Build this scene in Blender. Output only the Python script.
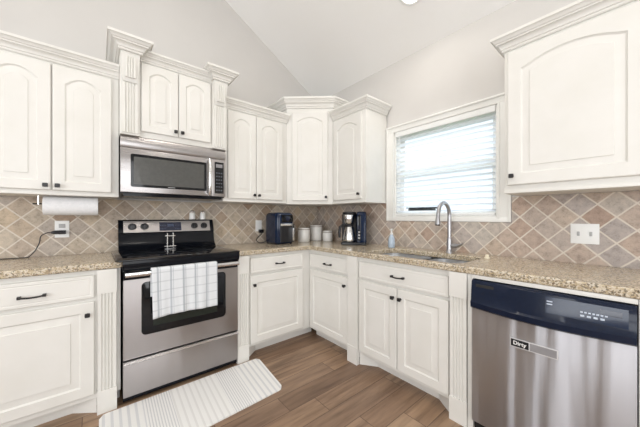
import bpy, bmesh, math, random
from mathutils import Vector, Matrix
random.seed(7)
for o in list(bpy.data.objects): bpy.data.objects.remove(o)
SC = bpy.context.scene; COL = SC.collection
# ---------------------------------------------------------------- camera
CAM = (-2.2803, -2.7612, 1.2102); YAW = 0.8801
cd = bpy.data.cameras.new('camera'); cam = bpy.data.objects.new('camera', cd); COL.objects.link(cam)
cam.location = CAM; cam.rotation_euler = (math.pi/2, 0, YAW - math.pi/2)
cd.sensor_width = 36; cd.lens = 267.88/640*36; cd.shift_x = 0.0034; cd.shift_y = 0.0059
cd.clip_start = 0.02
SC.camera = cam
# ---------------------------------------------------------------- world, lights, exposure
w = bpy.data.worlds.new('world'); SC.world = w; w.use_nodes = True
bg = w.node_tree.nodes['Background']; bg.inputs[0].default_value = (0.90, 0.95, 1.0, 1); bg.inputs[1].default_value = 1.8
SC.view_settings.view_transform = 'Standard'; SC.view_settings.look = 'None'
SC.view_settings.exposure = -0.28; SC.view_settings.gamma = 1.0; SC.view_settings.use_curve_mapping = False

def area(name, loc, target, sx, sy, power, col=(1, 1, 1)):
    l = bpy.data.lights.new(name, 'AREA'); l.shape = 'RECTANGLE'; l.size = sx; l.size_y = sy
    l.energy = power; l.color = col
    o = bpy.data.objects.new(name, l); COL.objects.link(o); o.location = loc
    d = Vector(target) - Vector(loc); o.rotation_euler = d.to_track_quat('-Z', 'Y').to_euler()
    return o
area('rear_fill', (-2.6, -5.3, 1.5), (-1.4, 0, 1.9), 2.8, 2.0, 82, (0.93, 0.965, 1.0))  # added fill lamp behind the camera; the rear wall has no opening
area('left_fill', (-5.3, -2.9, 1.6), (0, -1.6, 2.6), 2.2, 1.9, 100, (0.93, 0.965, 1.0))  # added fill lamp, aimed up to brighten ceiling slope and right wall
area('window_daylight', (1.3, -1.64, 3.1), (-0.4, -1.64, 1.1), 1.6, 1.2, 110, (0.90, 0.95, 1.0))
for i, (lx, ly) in enumerate([(-1.55, -1.75), (-1.6, -3.6), (-3.4, -1.7), (-3.5, -3.6)]):
    lz = 2.74 + 0.583*min(-lx, 2.9) - 0.583*max(0, -lx-2.9) - 0.06
    area('ceiling_downlight', (lx, ly, lz), (lx, ly, 0), 0.18, 0.18, 8, (1.0, 0.93, 0.84))

# ---------------------------------------------------------------- material helpers
def S(r, g, b):
    f = lambda c: (c/255/12.92) if c/255 <= .04045 else ((c/255+.055)/1.055)**2.4
    return (f(r), f(g), f(b), 1)
def new_mat(name):
    m = bpy.data.materials.new(name); m.use_nodes = True
    nt = m.node_tree; return m, nt, nt.nodes['Principled BSDF']
def N(nt, t, **kw):
    n = nt.nodes.new(t)
    for k, v in kw.items(): setattr(n, k, v)
    return n
def math_(nt, op, a, b=None, c=None):
    n = N(nt, 'ShaderNodeMath', operation=op)
    for i, v in enumerate((a, b, c)):
        if v is None: continue
        if isinstance(v, (int, float)): n.inputs[i].default_value = v
        else: nt.links.new(v, n.inputs[i])
    return n.outputs[0]
def ramp(nt, fac, stops):
    n = N(nt, 'ShaderNodeValToRGB'); cr = n.color_ramp
    while len(cr.elements) > 1: cr.elements.remove(cr.elements[-1])
    cr.elements[0].position = stops[0][0]; cr.elements[0].color = stops[0][1]
    for p, c in stops[1:]:
        e = cr.elements.new(p); e.color = c
    nt.links.new(fac, n.inputs[0]); return n.outputs[0]
def mix(nt, fac, a, b, blend='MIX'):
    n = N(nt, 'ShaderNodeMix', data_type='RGBA', blend_type=blend)
    for sock, v in ((n.inputs[0], fac), (n.inputs[6], a), (n.inputs[7], b)):
        if hasattr(v, 'is_linked'): nt.links.new(v, sock)
        else: sock.default_value = v
    return n.outputs[2]
def noise(nt, vec, scale, detail=3, rough=.55):
    n = N(nt, 'ShaderNodeTexNoise'); n.inputs['Scale'].default_value = scale
    n.inputs['Detail'].default_value = detail; n.inputs['Roughness'].default_value = rough
    if vec is not None: nt.links.new(vec, n.inputs['Vector'])
    return n
def wpos(nt):   # world position of the shaded point (things here never move)
    return N(nt, 'ShaderNodeNewGeometry').outputs['Position']
def mapping(nt, vec, scale=(1, 1, 1), rot=(0, 0, 0)):
    n = N(nt, 'ShaderNodeMapping'); n.inputs['Scale'].default_value = scale; n.inputs['Rotation'].default_value = rot
    nt.links.new(vec, n.inputs['Vector']); return n.outputs[0]
def bump(nt, h, strength, dist, bsdf):
    n = N(nt, 'ShaderNodeBump'); n.inputs['Strength'].default_value = strength; n.inputs['Distance'].default_value = dist
    nt.links.new(h, n.inputs['Height']); nt.links.new(n.outputs[0], bsdf.inputs['Normal'])

def paint(name, c1, c2, rough, scale=6, bs=0.0, bscale=200):
    m, nt, b = new_mat(name); p = wpos(nt)
    n = noise(nt, p, scale, 4)
    nt.links.new(ramp(nt, n.outputs[0], [(.35, c1), (.65, c2)]), b.inputs['Base Color'])
    b.inputs['Roughness'].default_value = rough
    if bs:
        n2 = noise(nt, p, bscale, 2); bump(nt, n2.outputs[0], bs, .002, b)
    return m
M = {}
M['wall'] = paint('wall_paint', S(210, 207, 203), S(213, 210, 206), .9, 2, .25, 160)
M['ceiling'] = paint('ceiling_paint', S(248, 247, 244), S(249, 248, 246), .95, 2, .5, 90)
M['cab'] = paint('cabinet_paint', S(227, 225, 219), S(231, 229, 224), .42, 5)
M['glaze'] = paint('cabinet_glaze', S(222, 214, 192), S(230, 222, 204), .5, 30)
M['trim'] = paint('trim_paint', S(236, 235, 230), S(240, 239, 235), .4, 4)
M['black_hw'] = paint('blackened_iron', S(26, 25, 26), S(36, 34, 34), .38, 40)
M['white_plastic'] = paint('white_plastic', S(238, 238, 236), S(242, 242, 240), .35, 10)
M['black_plastic'] = paint('black_plastic', S(22, 23, 27), S(28, 29, 33), .3, 20)
M['toggle'] = paint('grey_plastic', S(170, 170, 170), S(180, 180, 180), .4, 20)
M['ceramic'] = paint('white_ceramic', S(232, 230, 225), S(240, 238, 234), .2, 12)
M['paper'] = paint('paper_towel', S(240, 241, 243), S(248, 248, 250), .95, 60, .5, 350)
M['kick'] = paint('dark_toe_kick', S(20, 20, 21), S(26, 26, 27), .6, 20)
M['wood'] = paint('walnut_wood', S(96, 62, 40), S(112, 74, 50), .5, 30)
M['silicone'] = paint('dark_rubber', S(30, 30, 32), S(36, 36, 38), .7, 20)
M['grey_cover'] = paint('grey_cover', S(138, 136, 138), S(146, 144, 146), .35, 20)
M['cream'] = paint('cream_plastic', S(225, 215, 190), S(232, 222, 200), .4, 20)
M['grass'] = paint('lawn', S(120, 140, 90), S(150, 165, 120), .95, 6)
M['shed'] = paint('dark_shingle', S(48, 50, 54), S(62, 64, 68), .9, 8)

TAN = (0, 0, 1)   # streak direction of the brushed fronts
def steel(name, col, rough, axis='z', strength=.10, aniso=.0):
    m, nt, b = new_mat(name)
    if aniso:
        b.inputs['Anisotropic'].default_value = aniso; tv = N(nt, 'ShaderNodeCombineXYZ'); tv.inputs[0].default_value = TAN[0]; tv.inputs[1].default_value = TAN[1]; tv.inputs[2].default_value = TAN[2]; nt.links.new(tv.outputs[0], b.inputs['Tangent'])
    b.inputs['Metallic'].default_value = 1; b.inputs['Base Color'].default_value = col
    p = wpos(nt)
    sc = {'z': (300, 300, 3), 'x': (3, 300, 300), 'h': (4, 4, 420)}[axis]
    n = noise(nt, mapping(nt, p, sc), 1, 2)
    r = math_(nt, 'MULTIPLY_ADD', n.outputs[0], .16, rough-.08)
    nt.links.new(r, b.inputs['Roughness'])
    n2 = noise(nt, mapping(nt, p, {'z': (6, 6, .3), 'x': (.5, 7, 7), 'h': (.5, .5, 7)}[axis]), 1, 2)
    h = math_(nt, 'ADD', math_(nt, 'MULTIPLY', n2.outputs[0], 1.0), math_(nt, 'MULTIPLY', n.outputs[0], .01))
    bump(nt, h, strength, .02, b)
    return m
M['steel_v'] = steel('brushed_steel', (.41, .385, .38, 1), .36, 'z', .35, .9)
M['steel_dw'] = steel('brushed_steel_dishwasher', (.50, .50, .525, 1), .38, 'z', .9, .95)
M['steel_h'] = steel('brushed_steel_wide', (.41, .39, .385, 1), .30, 'h', .20)
M['steel_light'] = steel('bright_steel', (.80, .80, .80, 1), .22, 'h', .02)
M['chrome'] = steel('satin_nickel', (.46, .46, .48, 1), .30, 'z', .02)
M['sink'] = steel('sink_steel', (.74, .75, .77, 1), .34, 'h', .05)

def glossy_black(name, col, rough, spec=.35, coat=.15):
    m, nt, b = new_mat(name); p = wpos(nt)
    n = noise(nt, p, 50, 2)
    nt.links.new(ramp(nt, n.outputs[0], [(.3, col), (.7, tuple(c*1.15 for c in col[:3])+(1,))]), b.inputs['Base Color'])
    b.inputs['Roughness'].default_value = rough; b.inputs['Coat Weight'].default_value = coat; b.inputs['Specular IOR Level'].default_value = spec; b.inputs['Coat Roughness'].default_value = .03
    return m
M['black_enamel'] = glossy_black('black_enamel', (.006, .007, .010, 1), .12, .22, 0)
M['black_glass'] = glossy_black('black_glass', (.006, .007, .009, 1), .06)
M['navy_black'] = glossy_black('blue_black_gloss', (.006, .015, .042, 1), .14)
M['oven_glass'] = glossy_black('oven_glass', (.020, .026, .022, 1), .10)
M['micro_glass'] = glossy_black('microwave_screen', (.085, .085, .080, 1), .25)
def flat(name, col, rough=.4, emit=None, es=0):
    m, nt, b = new_mat(name); p = wpos(nt); n = noise(nt, p, 80, 1)
    nt.links.new(ramp(nt, n.outputs[0], [(.2, col), (.8, tuple(min(1, c*1.06) for c in col[:3])+(1,))]), b.inputs['Base Color'])
    b.inputs['Roughness'].default_value = rough
    if emit: b.inputs['Emission Color'].default_value = emit; b.inputs['Emission Strength'].default_value = es
    return m
M['display'] = flat('display_screen', S(14, 18, 34), .15, S(60, 90, 170), .05)
M['mark'] = flat('printed_marks', S(190, 200, 215), .5)
M['lamp'] = flat('lamp_lens', S(255, 250, 240), .5, (1, .93, .82, 1), 14)
M['liquid'] = flat('blue_soap', S(176, 190, 204), .1)
m, nt, b = new_mat('clear_glass'); b.inputs['Roughness'].default_value = .02
for n_ in [n_ for n_ in nt.nodes if n_.type == 'BSDF_PRINCIPLED']: nt.nodes.remove(n_)
tb = N(nt, 'ShaderNodeBsdfTransparent'); gb = N(nt, 'ShaderNodeBsdfGlossy'); mx = N(nt, 'ShaderNodeMixShader')
gb.inputs['Roughness'].default_value = .03; mx.inputs[0].default_value = .07; tb.inputs[0].default_value = (.93, .96, .98, 1)
nt.links.new(tb.outputs[0], mx.inputs[1]); nt.links.new(gb.outputs[0], mx.inputs[2])
nt.links.new(mx.outputs[0], nt.nodes['Material Output'].inputs[0]); M['glass'] = m

# slats of the blind: white, letting daylight through
m, nt, b = new_mat('blind_slat'); b.inputs['Base Color'].default_value = S(244, 245, 246); b.inputs['Roughness'].default_value = .45
tl = N(nt, 'ShaderNodeBsdfTranslucent'); tl.inputs[0].default_value = (.95, .97, 1, 1); mx = N(nt, 'ShaderNodeMixShader'); mx.inputs[0].default_value = .5
nt.links.new(b.outputs[0], mx.inputs[1]); nt.links.new(tl.outputs[0], mx.inputs[2]); nt.links.new(mx.outputs[0], nt.nodes['Material Output'].inputs[0]); M['slat'] = m

# granite
m, nt, b = new_mat('granite'); p = wpos(nt)
n1 = noise(nt, p, 22, 5, .65); n2 = noise(nt, p, 140, 3, .6); n3 = noise(nt, p, 7, 3)
base = ramp(nt, n1.outputs[0], [(.28, S(130, 114, 94)), (.40, S(176, 160, 134)), (.50, S(196, 180, 150)), (.60, S(176, 154, 122)), (.72, S(212, 204, 188))])
base = mix(nt, math_(nt, 'MULTIPLY', n3.outputs[0], .4), base, S(206, 192, 176))
v = N(nt, 'ShaderNodeTexVoronoi'); v.inputs['Scale'].default_value = 150; nt.links.new(p, v.inputs['Vector'])
sv = N(nt, 'ShaderNodeSeparateColor'); nt.links.new(v.outputs['Color'], sv.inputs[0])
wn = ramp(nt, sv.outputs[0], [(.0, S(26, 24, 24)), (.19, S(44, 38, 36)), (.21, S(104, 86, 68)), (.30, S(168, 146, 112)), (.55, S(206, 192, 166)), (.85, S(232, 226, 214))])
cc = mix(nt, .50, base, wn)
sp = ramp(nt, n2.outputs[0], [(.58, (0, 0, 0, 1)), (.66, (1, 1, 1, 1))])
cc = mix(nt, math_(nt, 'MULTIPLY', sp, .8), cc, S(58, 50, 46))
nt.links.new(cc, b.inputs['Base Color']); b.inputs['Roughness'].default_value = .16
M['granite'] = m

# diamond travertine tiles; axis = which world axis runs along the wall, (c0, z0) = centre of one tile
def tile_mat(name, axis, c0, z0, cols, per):
    m, nt, b = new_mat(name); p = wpos(nt)
    s = N(nt, 'ShaderNodeSeparateXYZ'); nt.links.new(p, s.inputs[0])
    a = math_(nt, 'SUBTRACT', s.outputs['XYZ'.index(axis)], c0); z = math_(nt, 'SUBTRACT', s.outputs[2], z0)
    k = 1/per
    A = math_(nt, 'ADD', math_(nt, 'MULTIPLY', math_(nt, 'ADD', a, z), k), .5)
    B = math_(nt, 'ADD', math_(nt, 'MULTIPLY', math_(nt, 'SUBTRACT', a, z), k), .5)
    fa = math_(nt, 'FLOOR', A); fb = math_(nt, 'FLOOR', B)
    cid = N(nt, 'ShaderNodeCombineXYZ'); nt.links.new(fa, cid.inputs[0]); nt.links.new(fb, cid.inputs[1])
    wn = N(nt, 'ShaderNodeTexWhiteNoise', noise_dimensions='3D'); nt.links.new(cid.outputs[0], wn.inputs['Vector'])
    da = math_(nt, 'ABSOLUTE', math_(nt, 'SUBTRACT', math_(nt, 'FRACT', A), .5))
    db = math_(nt, 'ABSOLUTE', math_(nt, 'SUBTRACT', math_(nt, 'FRACT', B), .5))
    d = math_(nt, 'MAXIMUM', da, db)
    nn = noise(nt, p, 26, 5, .7); nf = noise(nt, p, 110, 3, .7); nb = noise(nt, p, 9, 3)
    d2 = math_(nt, 'ADD', d, math_(nt, 'MULTIPLY', math_(nt, 'SUBTRACT', nn.outputs[0], .5), .03))
    grout = N(nt, 'ShaderNodeMapRange'); grout.inputs[1].default_value = .452; grout.inputs[2].default_value = .470
    nt.links.new(d2, grout.inputs[0])
    col = ramp(nt, wn.outputs['Value'], [(i/(len(cols)-1), c) for i, c in enumerate(cols)])
    mott = ramp(nt, nn.outputs[0], [(.3, (.58, .56, .54, 1)), (.47, (1, 1, 1, 1)), (.7, (1.3, 1.29, 1.27, 1))])
    col = mix(nt, .75, col, mott, 'MULTIPLY')
    pit = ramp(nt, nf.outputs[0], [(.28, (.6, .56, .52, 1)), (.42, (1, 1, 1, 1))]); col = mix(nt, .6, col, pit, 'MULTIPLY')
    col = mix(nt, grout.outputs[0], col, S(216, 206, 193))
    nt.links.new(col, b.inputs['Base Color']); b.inputs['Roughness'].default_value = .5
    h = math_(nt, 'SUBTRACT', math_(nt, 'MULTIPLY', nf.outputs[0], .25), grout.outputs[0]); bump(nt, h, .5, .002, b)
    return m
TB = [S(168, 145, 124), S(188, 174, 156), S(196, 185, 170), S(178, 160, 143), S(194, 176, 152), S(180, 169, 158), S(170, 153, 136)]
TR = [S(168, 144, 128), S(184, 166, 152), S(186, 177, 167), S(174, 155, 142), S(190, 172, 155), S(172, 161, 155), S(180, 169, 161)]
M['tile_x'] = tile_mat('travertine_diamond_tile', 'X', -1.218-.0733, 1.062, TB, .1465)
M['tile_y'] = tile_mat('travertine_diamond_tile_window_side', 'Y', -1.3205-.075, 1.062, TR, .1500)

# floor planks (running along x)
m, nt, b = new_mat('wood_plank_floor'); p = wpos(nt)
s = N(nt, 'ShaderNodeSeparateXYZ'); nt.links.new(p, s.inputs[0])
PW, PL = .152, .92
ry = math_(nt, 'DIVIDE', math_(nt, 'SUBTRACT', s.outputs[1], .004), PW); row = math_(nt, 'FLOOR', ry)
w1 = N(nt, 'ShaderNodeTexWhiteNoise', noise_dimensions='1D'); nt.links.new(row, w1.inputs['W'])
rx = math_(nt, 'ADD', math_(nt, 'DIVIDE', s.outputs[0], PL), w1.outputs['Value']); colm = math_(nt, 'FLOOR', rx)
cid = N(nt, 'ShaderNodeCombineXYZ'); nt.links.new(row, cid.inputs[0]); nt.links.new(colm, cid.inputs[1])
w2 = N(nt, 'ShaderNodeTexWhiteNoise', noise_dimensions='3D'); nt.links.new(cid.outputs[0], w2.inputs['Vector'])
off = N(nt, 'ShaderNodeVectorMath', operation='SCALE'); nt.links.new(w2.outputs['Color'], off.inputs[0]); off.inputs['Scale'].default_value = 9
va = N(nt, 'ShaderNodeVectorMath', operation='ADD'); nt.links.new(p, va.inputs[0]); nt.links.new(off.outputs[0], va.inputs[1])
g = noise(nt, mapping(nt, va.outputs[0], (2.2, 26, 26)), 1, 5, .6); g2 = noise(nt, mapping(nt, va.outputs[0], (1.5, 7, 7)), 1, 3)
pc = ramp(nt, w2.outputs['Value'], [(0, S(116, 92, 74)), (.25, S(148, 121, 98)), (.5, S(162, 134, 108)), (.75, S(132, 107, 88)), (1, S(172, 145, 118))])
gm = ramp(nt, g.outputs[0], [(.30, (.48, .43, .40, 1)), (.5, (1, 1, 1, 1)), (.70, (1.28, 1.28, 1.27, 1))]); col = mix(nt, .8, pc, gm, 'MULTIPLY')
gm2 = ramp(nt, g2.outputs[0], [(.35, (.72, .68, .66, 1)), (.6, (1.08, 1.08, 1.08, 1))]); col = mix(nt, .7, col, gm2, 'MULTIPLY')
ey = math_(nt, 'ABSOLUTE', math_(nt, 'SUBTRACT', math_(nt, 'FRACT', ry), .5)); ex = math_(nt, 'ABSOLUTE', math_(nt, 'SUBTRACT', math_(nt, 'FRACT', rx), .5))
seam = math_(nt, 'MAXIMUM', math_(nt, 'GREATER_THAN', ey, .486), math_(nt, 'GREATER_THAN', ex, .4975))
col = mix(nt, math_(nt, 'MULTIPLY', seam, .7), col, S(70, 50, 40))
nt.links.new(col, b.inputs['Base Color']); b.inputs['Roughness'].default_value = .42
bump(nt, math_(nt, 'SUBTRACT', math_(nt, 'MULTIPLY', g.outputs[0], .2), seam), .3, .002, b)
M['floor'] = m

# striped cloth of the dish towel (window-pane check) and ribbed mat
def uvpat(name, fn, rough=.95, bscale=300):
    m, nt, b = new_mat(name); uv = N(nt, 'ShaderNodeUVMap').outputs[0]
    s = N(nt, 'ShaderNodeSeparateXYZ'); nt.links.new(uv, s.inputs[0])
    nt.links.new(fn(nt, s.outputs[0], s.outputs[1]), b.inputs['Base Color']); b.inputs['Roughness'].default_value = rough
    bump(nt, noise(nt, uv, bscale, 2).outputs[0], .3, .002, b); return m
def stripe(nt, u, per, c, half):
    f = math_(nt, 'ABSOLUTE', math_(nt, 'SUBTRACT', math_(nt, 'FRACT', math_(nt, 'ADD', math_(nt, 'DIVIDE', u, per), .5-c/per)), .5))
    return math_(nt, 'LESS_THAN', f, half/per)
def towel_fn(nt, u, v):
    c = mix(nt, math_(nt, 'MULTIPLY', stripe(nt, u, .078, .034, .0060), .62), S(226, 229, 232), S(150, 157, 166))
    c = mix(nt, math_(nt, 'MULTIPLY', stripe(nt, u, .078, .048, .0030), .45), c, S(160, 166, 172))
    c = mix(nt, math_(nt, 'MULTIPLY', stripe(nt, v, .060, .030, .0040), .34), c, S(165, 170, 176)); return c
M['towel'] = uvpat('checked_towel_cloth', towel_fn)
def mat_fn(nt, u, v):
    fine = stripe(nt, u, .0150, .008, .0032); wide = stripe(nt, u, .040, .02, .007)
    e = math_(nt, 'ABSOLUTE', math_(nt, 'SUBTRACT', u, .52))
    end = math_(nt, 'GREATER_THAN', e, .30)
    mid = math_(nt, 'LESS_THAN', math_(nt, 'ABSOLUTE', math_(nt, 'SUBTRACT', e, .22)), .07)
    c = mix(nt, math_(nt, 'MULTIPLY', math_(nt, 'MULTIPLY', wide, end), .36), S(238, 237, 235), S(168, 172, 182))
    c = mix(nt, math_(nt, 'MULTIPLY', math_(nt, 'MULTIPLY', fine, mid), .42), c, S(160, 162, 170))
    lt = stripe(nt, u, .037, .01, .006)
    cen = math_(nt, 'LESS_THAN', e, .15)
    c = mix(nt, math_(nt, 'MULTIPLY', math_(nt, 'MULTIPLY', lt, cen), .30), c, S(190, 188, 186)); return c
M['mat'] = uvpat('striped_mat_cloth', mat_fn)

# ---------------------------------------------------------------- geometry helpers
def box(bm, x0, x1, y0, y1, z0, z1):
    if x0 > x1: x0, x1 = x1, x0
    if y0 > y1: y0, y1 = y1, y0
    v = [bm.verts.new((x, y, z)) for z in (z0, z1) for x, y in ((x0, y0), (x1, y0), (x1, y1), (x0, y1))]
    for f in ((3, 2, 1, 0), (4, 5, 6, 7), (0, 1, 5, 4), (1, 2, 6, 5), (2, 3, 7, 6), (3, 0, 4, 7)): bm.faces.new([v[i] for i in f])
def prism(bm, pts, z0, z1):
    a = [bm.verts.new((x, y, z0)) for x, y in pts]; c = [bm.verts.new((x, y, z1)) for x, y in pts]; n = len(pts)
    bm.faces.new(a[::-1]); bm.faces.new(c)
    for i in range(n): bm.faces.new((a[i], a[(i+1) % n], c[(i+1) % n], c[i]))
class Fr:   # local frame on a wall: u along it, d out of it
    def __init__(s, o, u, n): s.o, s.u, s.n = o, u, n
    def P(s, u, z, d): return (s.o[0]+s.u[0]*u+s.n[0]*d, s.o[1]+s.u[1]*u+s.n[1]*d, z)
BK = Fr((0, 0), (1, 0), (0, -1))     # back wall: u = x, d = -y
RT = Fr((0, 0), (0, 1), (-1, 0))     # right wall: u = y, d = -x
def fbox(bm, fr, u0, u1, z0, z1, d0, d1):
    v = [bm.verts.new(fr.P(u, z, d)) for z in (z0, z1) for u, d in ((u0, d0), (u1, d0), (u1, d1), (u0, d1))]
    for f in ((3, 2, 1, 0), (4, 5, 6, 7), (0, 1, 5, 4), (1, 2, 6, 5), (2, 3, 7, 6), (3, 0, 4, 7)): bm.faces.new([v[i] for i in f])
def rings(bm, rs, close=True, cap0=True, cap1=True):
    vs = [[bm.verts.new(p) for p in r] for r in rs]; n = len(vs[0])
    for a, c in zip(vs, vs[1:]):
        for i in range(n if close else n-1): bm.faces.new((a[i], a[(i+1) % n], c[(i+1) % n], c[i]))
    if cap0: bm.faces.new(vs[0][::-1])
    if cap1: bm.faces.new(vs[-1])
    return vs
def lathe(bm, c, prof, seg=24, axis='z'):
    rs = []
    for r, h in prof:
        ring = []
        for i in range(seg):
            a = 2*math.pi*i/seg; p, q = r*math.cos(a), r*math.sin(a)
            ring.append({'z': (c[0]+p, c[1]+q, c[2]+h), 'x': (c[0]+h, c[1]+p, c[2]+q), 'y': (c[0]+p, c[1]+h, c[2]+q)}[axis])
        rs.append(ring)
    rings(bm, rs)
def tube(bm, pts, r, seg=12):
    pts = [Vector(p) for p in pts]; rs = []; up = None
    for i, p in enumerate(pts):
        t = (pts[min(i+1, len(pts)-1)] - pts[max(i-1, 0)]).normalized()
        if up is None: up = Vector((0, 0, 1)) if abs(t.z) < .9 else Vector((1, 0, 0))
        s = t.cross(up).normalized(); up = s.cross(t).normalized()
        rr = r[i] if isinstance(r, (list, tuple)) else r
        rs.append([p + s*rr*math.cos(2*math.pi*k/seg) + up*rr*math.sin(2*math.pi*k/seg) for k in range(seg)])
    rings(bm, rs)
def sweep(bm, path, prof):
    """path = 2D points, prof = closed loop of (offset to the right of travel, z); mitred corners."""
    n = len(path); rs = []
    for i, p in enumerate(path):
        p = Vector(p)
        d0 = (p-Vector(path[i-1])).normalized() if i else None
        d1 = (Vector(path[i+1])-p).normalized() if i < n-1 else None
        d0 = d0 or d1; d1 = d1 or d0
        n0 = Vector((d0.y, -d0.x)); n1 = Vector((d1.y, -d1.x)); m_ = (n0+n1).normalized(); k = 1/max(.2, m_.dot(n0))
        rs.append([(p.x+m_.x*k*o, p.y+m_.y*k*o, z) for o, z in prof])
    rings(bm, rs)
OFF = {}
def make(name, bm, mat, parent=None, smooth=30, bev=0, local=False):
    bmesh.ops.recalc_face_normals(bm, faces=bm.faces)
    if bev: bmesh.ops.bevel(bm, geom=[e for e in bm.edges if len(e.link_faces) == 2 and e.calc_face_angle(0) > .7], offset=bev, segments=2, affect='EDGES', profile=.6)
    base = Vector((0, 0, 0))
    if parent is not None and not local: base = OFF.get(parent.name, Vector((0, 0, 0)))
    if base.length: bmesh.ops.translate(bm, verts=bm.verts, vec=-base)
    me = bpy.data.meshes.new(name); bm.to_mesh(me); bm.free()
    me.materials.append(M[mat] if isinstance(mat, str) else mat)
    if smooth:
        for p_ in me.polygons: p_.use_smooth = True
        me.set_sharp_from_angle(angle=math.radians(smooth))
    o = bpy.data.objects.new(name, me); COL.objects.link(o)
    if parent is not None: o.parent = parent; OFF[o.name] = base
    return o
def B(): return bmesh.new()
def thing(name, label, cat, loc=(0, 0, 0), rz=0, group=None):
    o = bpy.data.objects.new(name, None); COL.objects.link(o); o.location = loc; o.rotation_euler = (0, 0, rz)
    o.empty_display_size = .05
    o['label'] = label; o['category'] = cat
    if group: o['group'] = group
    OFF[o.name] = Vector(loc); return o
def tag(o, label, cat, group=None):
    o['label'] = label; o['category'] = cat
    if group: o['group'] = group
    return o
def struct(name, bm, mat, bev=0, smooth=30):
    o = make(name, bm, mat, None, smooth, bev); o['kind'] = 'structure'; return o
def dup(root, loc, label, group=None):
    r = root.copy(); COL.objects.link(r); r.location = loc; r['label'] = label
    if group: r['group'] = group
    for ch in list(root.children):
        c = ch.copy(); COL.objects.link(c); c.parent = r
        for g_ in ch.children:
            d = g_.copy(); COL.objects.link(d); d.parent = c
    return r

# ---------------------------------------------------------------- room shell
XL, YR, SL, HW, RX = -5.6, -5.6, .583, 2.74, -2.9
ZR = HW - SL*RX
bm = B(); box(bm, XL-.1, .12, YR-.1, .1, -.08, 0); struct('floor', bm, 'floor')
def gable(y0, y1, name):
    bm = B(); pts = [(XL, 0), (0, 0), (0, HW), (RX, ZR), (XL, ZR+SL*(XL-RX))]
    a = [bm.verts.new((x, y0, z)) for x, z in pts]; c = [bm.verts.new((x, y1, z)) for x, z in pts]
    bm.faces.new(a); bm.faces.new(c[::-1])
    for i in range(5): bm.faces.new((a[i], a[(i+1) % 5], c[(i+1) % 5], c[i]))
    struct(name, bm, 'wall')
gable(.1, 0, 'wall_back'); gable(YR, YR-.1, 'wall_rear')
bm = B(); WY0, WY1, WZ0, WZ1 = -2.088, -1.198, 1.212, 2.045
box(bm, 0, .12, WY1, .1, 0, HW+.06); box(bm, 0, .12, YR-.1, WY0, 0, HW+.06)
box(bm, 0, .12, WY0, WY1, 0, WZ0); box(bm, 0, .12, WY0, WY1, WZ1, HW+.06); struct('wall_right', bm, 'wall')
bm = B(); box(bm, XL-.1, XL, YR-.1, .1, 0, ZR+SL*(XL-RX)); struct('wall_left', bm, 'wall')
bm = B()
for (xa, za, xb, zb_) in ((.12, HW-SL*.12, RX, ZR), (RX, ZR, XL-.1, ZR+SL*(XL-.1-RX))):
    v = [bm.verts.new(q) for q in ((xa, YR-.1, za), (xb, YR-.1, zb_), (xb, .1, zb_), (xa, .1, za), (xa, YR-.1, za+.1), (xb, YR-.1, zb_+.1), (xb, .1, zb_+.1), (xa, .1, za+.1))]
    for f_ in ((0, 1, 2, 3), (7, 6, 5, 4), (0, 4, 5, 1), (1, 5, 6, 2), (2, 6, 7, 3), (3, 7, 4, 0)): bm.faces.new([v[i] for i in f_])
struct('ceiling', bm, 'ceiling')
# backsplash
bm = B(); box(bm, -3.3, -.012, -.0005, -.011, .9285, 1.3545); struct('trim_1', bm, 'tile_x')
bm = B(); box(bm, -.0005, -.011, -1.1135, -.001, .9285, 1.3545); box(bm, -.0005, -.011, -2.1735, -1.1135, .9285, 1.1735); box(bm, -.0005, -.011, -3.2, -2.1735, .9285, 1.3545)
struct('trim_2', bm, 'tile_y')
# window: casing, sashes, glass
win = bpy.data.objects.new('window_1', None); COL.objects.link(win); win['kind'] = 'structure'; win.location = (0, -1.643, 1.2); OFF['window_1'] = Vector(win.location)
bm = B()
def casing(bm):
    for (a, c, z0, z1) in ((-1.198, -1.117, 1.212, 2.05), (-2.171, -2.088, 1.212, 2.05), (-2.171, -1.117, 2.045, 2.102), (-2.171, -1.117, 1.176, 1.213)):
        fbox(bm, RT, a, c, z0, z1, .0005, .018)
casing(bm)
fbox(bm, RT, -2.171, -2.155, 1.176, 2.102, .018, .026); fbox(bm, RT, -1.133, -1.117, 1.176, 2.102, .018, .026); fbox(bm, RT, -2.175, -1.113, 2.090, 2.106, .0, .030)
fbox(bm, RT, -2.102, -2.088, 1.2, 2.05, .018, .023); fbox(bm, RT, -1.198, -1.186, 1.2, 2.05, .018, .023)
make('window_casing', bm, 'trim', win, bev=.002)
bm = B()
for (a, c, z0, z1) in ((-1.215, -1.1985, WZ0, WZ1), (-2.0875, -2.071, WZ0, WZ1), (-2.071, -1.215, WZ1-.016, WZ1-.0005), (-2.071, -1.215, WZ0+.0005, WZ0+.014)): fbox(bm, RT, a, c, z0, z1, -.11, -.001)
make('window_jamb', bm, 'trim', win)
for (z0, z1, d) in ((1.227, 1.66, -.085), (1.63, 2.03, -.10)):
    bm = B()
    for (a, c, q0, q1) in ((-1.26, -1.2155, z0, z1), (-2.0705, -2.026, z0, z1), (-2.026, -1.26, z0, z0+.045), (-2.026, -1.26, z1-.045, z1)): fbox(bm, RT, a, c, q0, q1, d, d+.013)
    make('window_sash', bm, 'trim', win)
bm = B(); fbox(bm, RT, -2.03, -1.25, 1.25, 2.0, -.118, -.114); make('window_pane', bm, 'glass', win)

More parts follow.
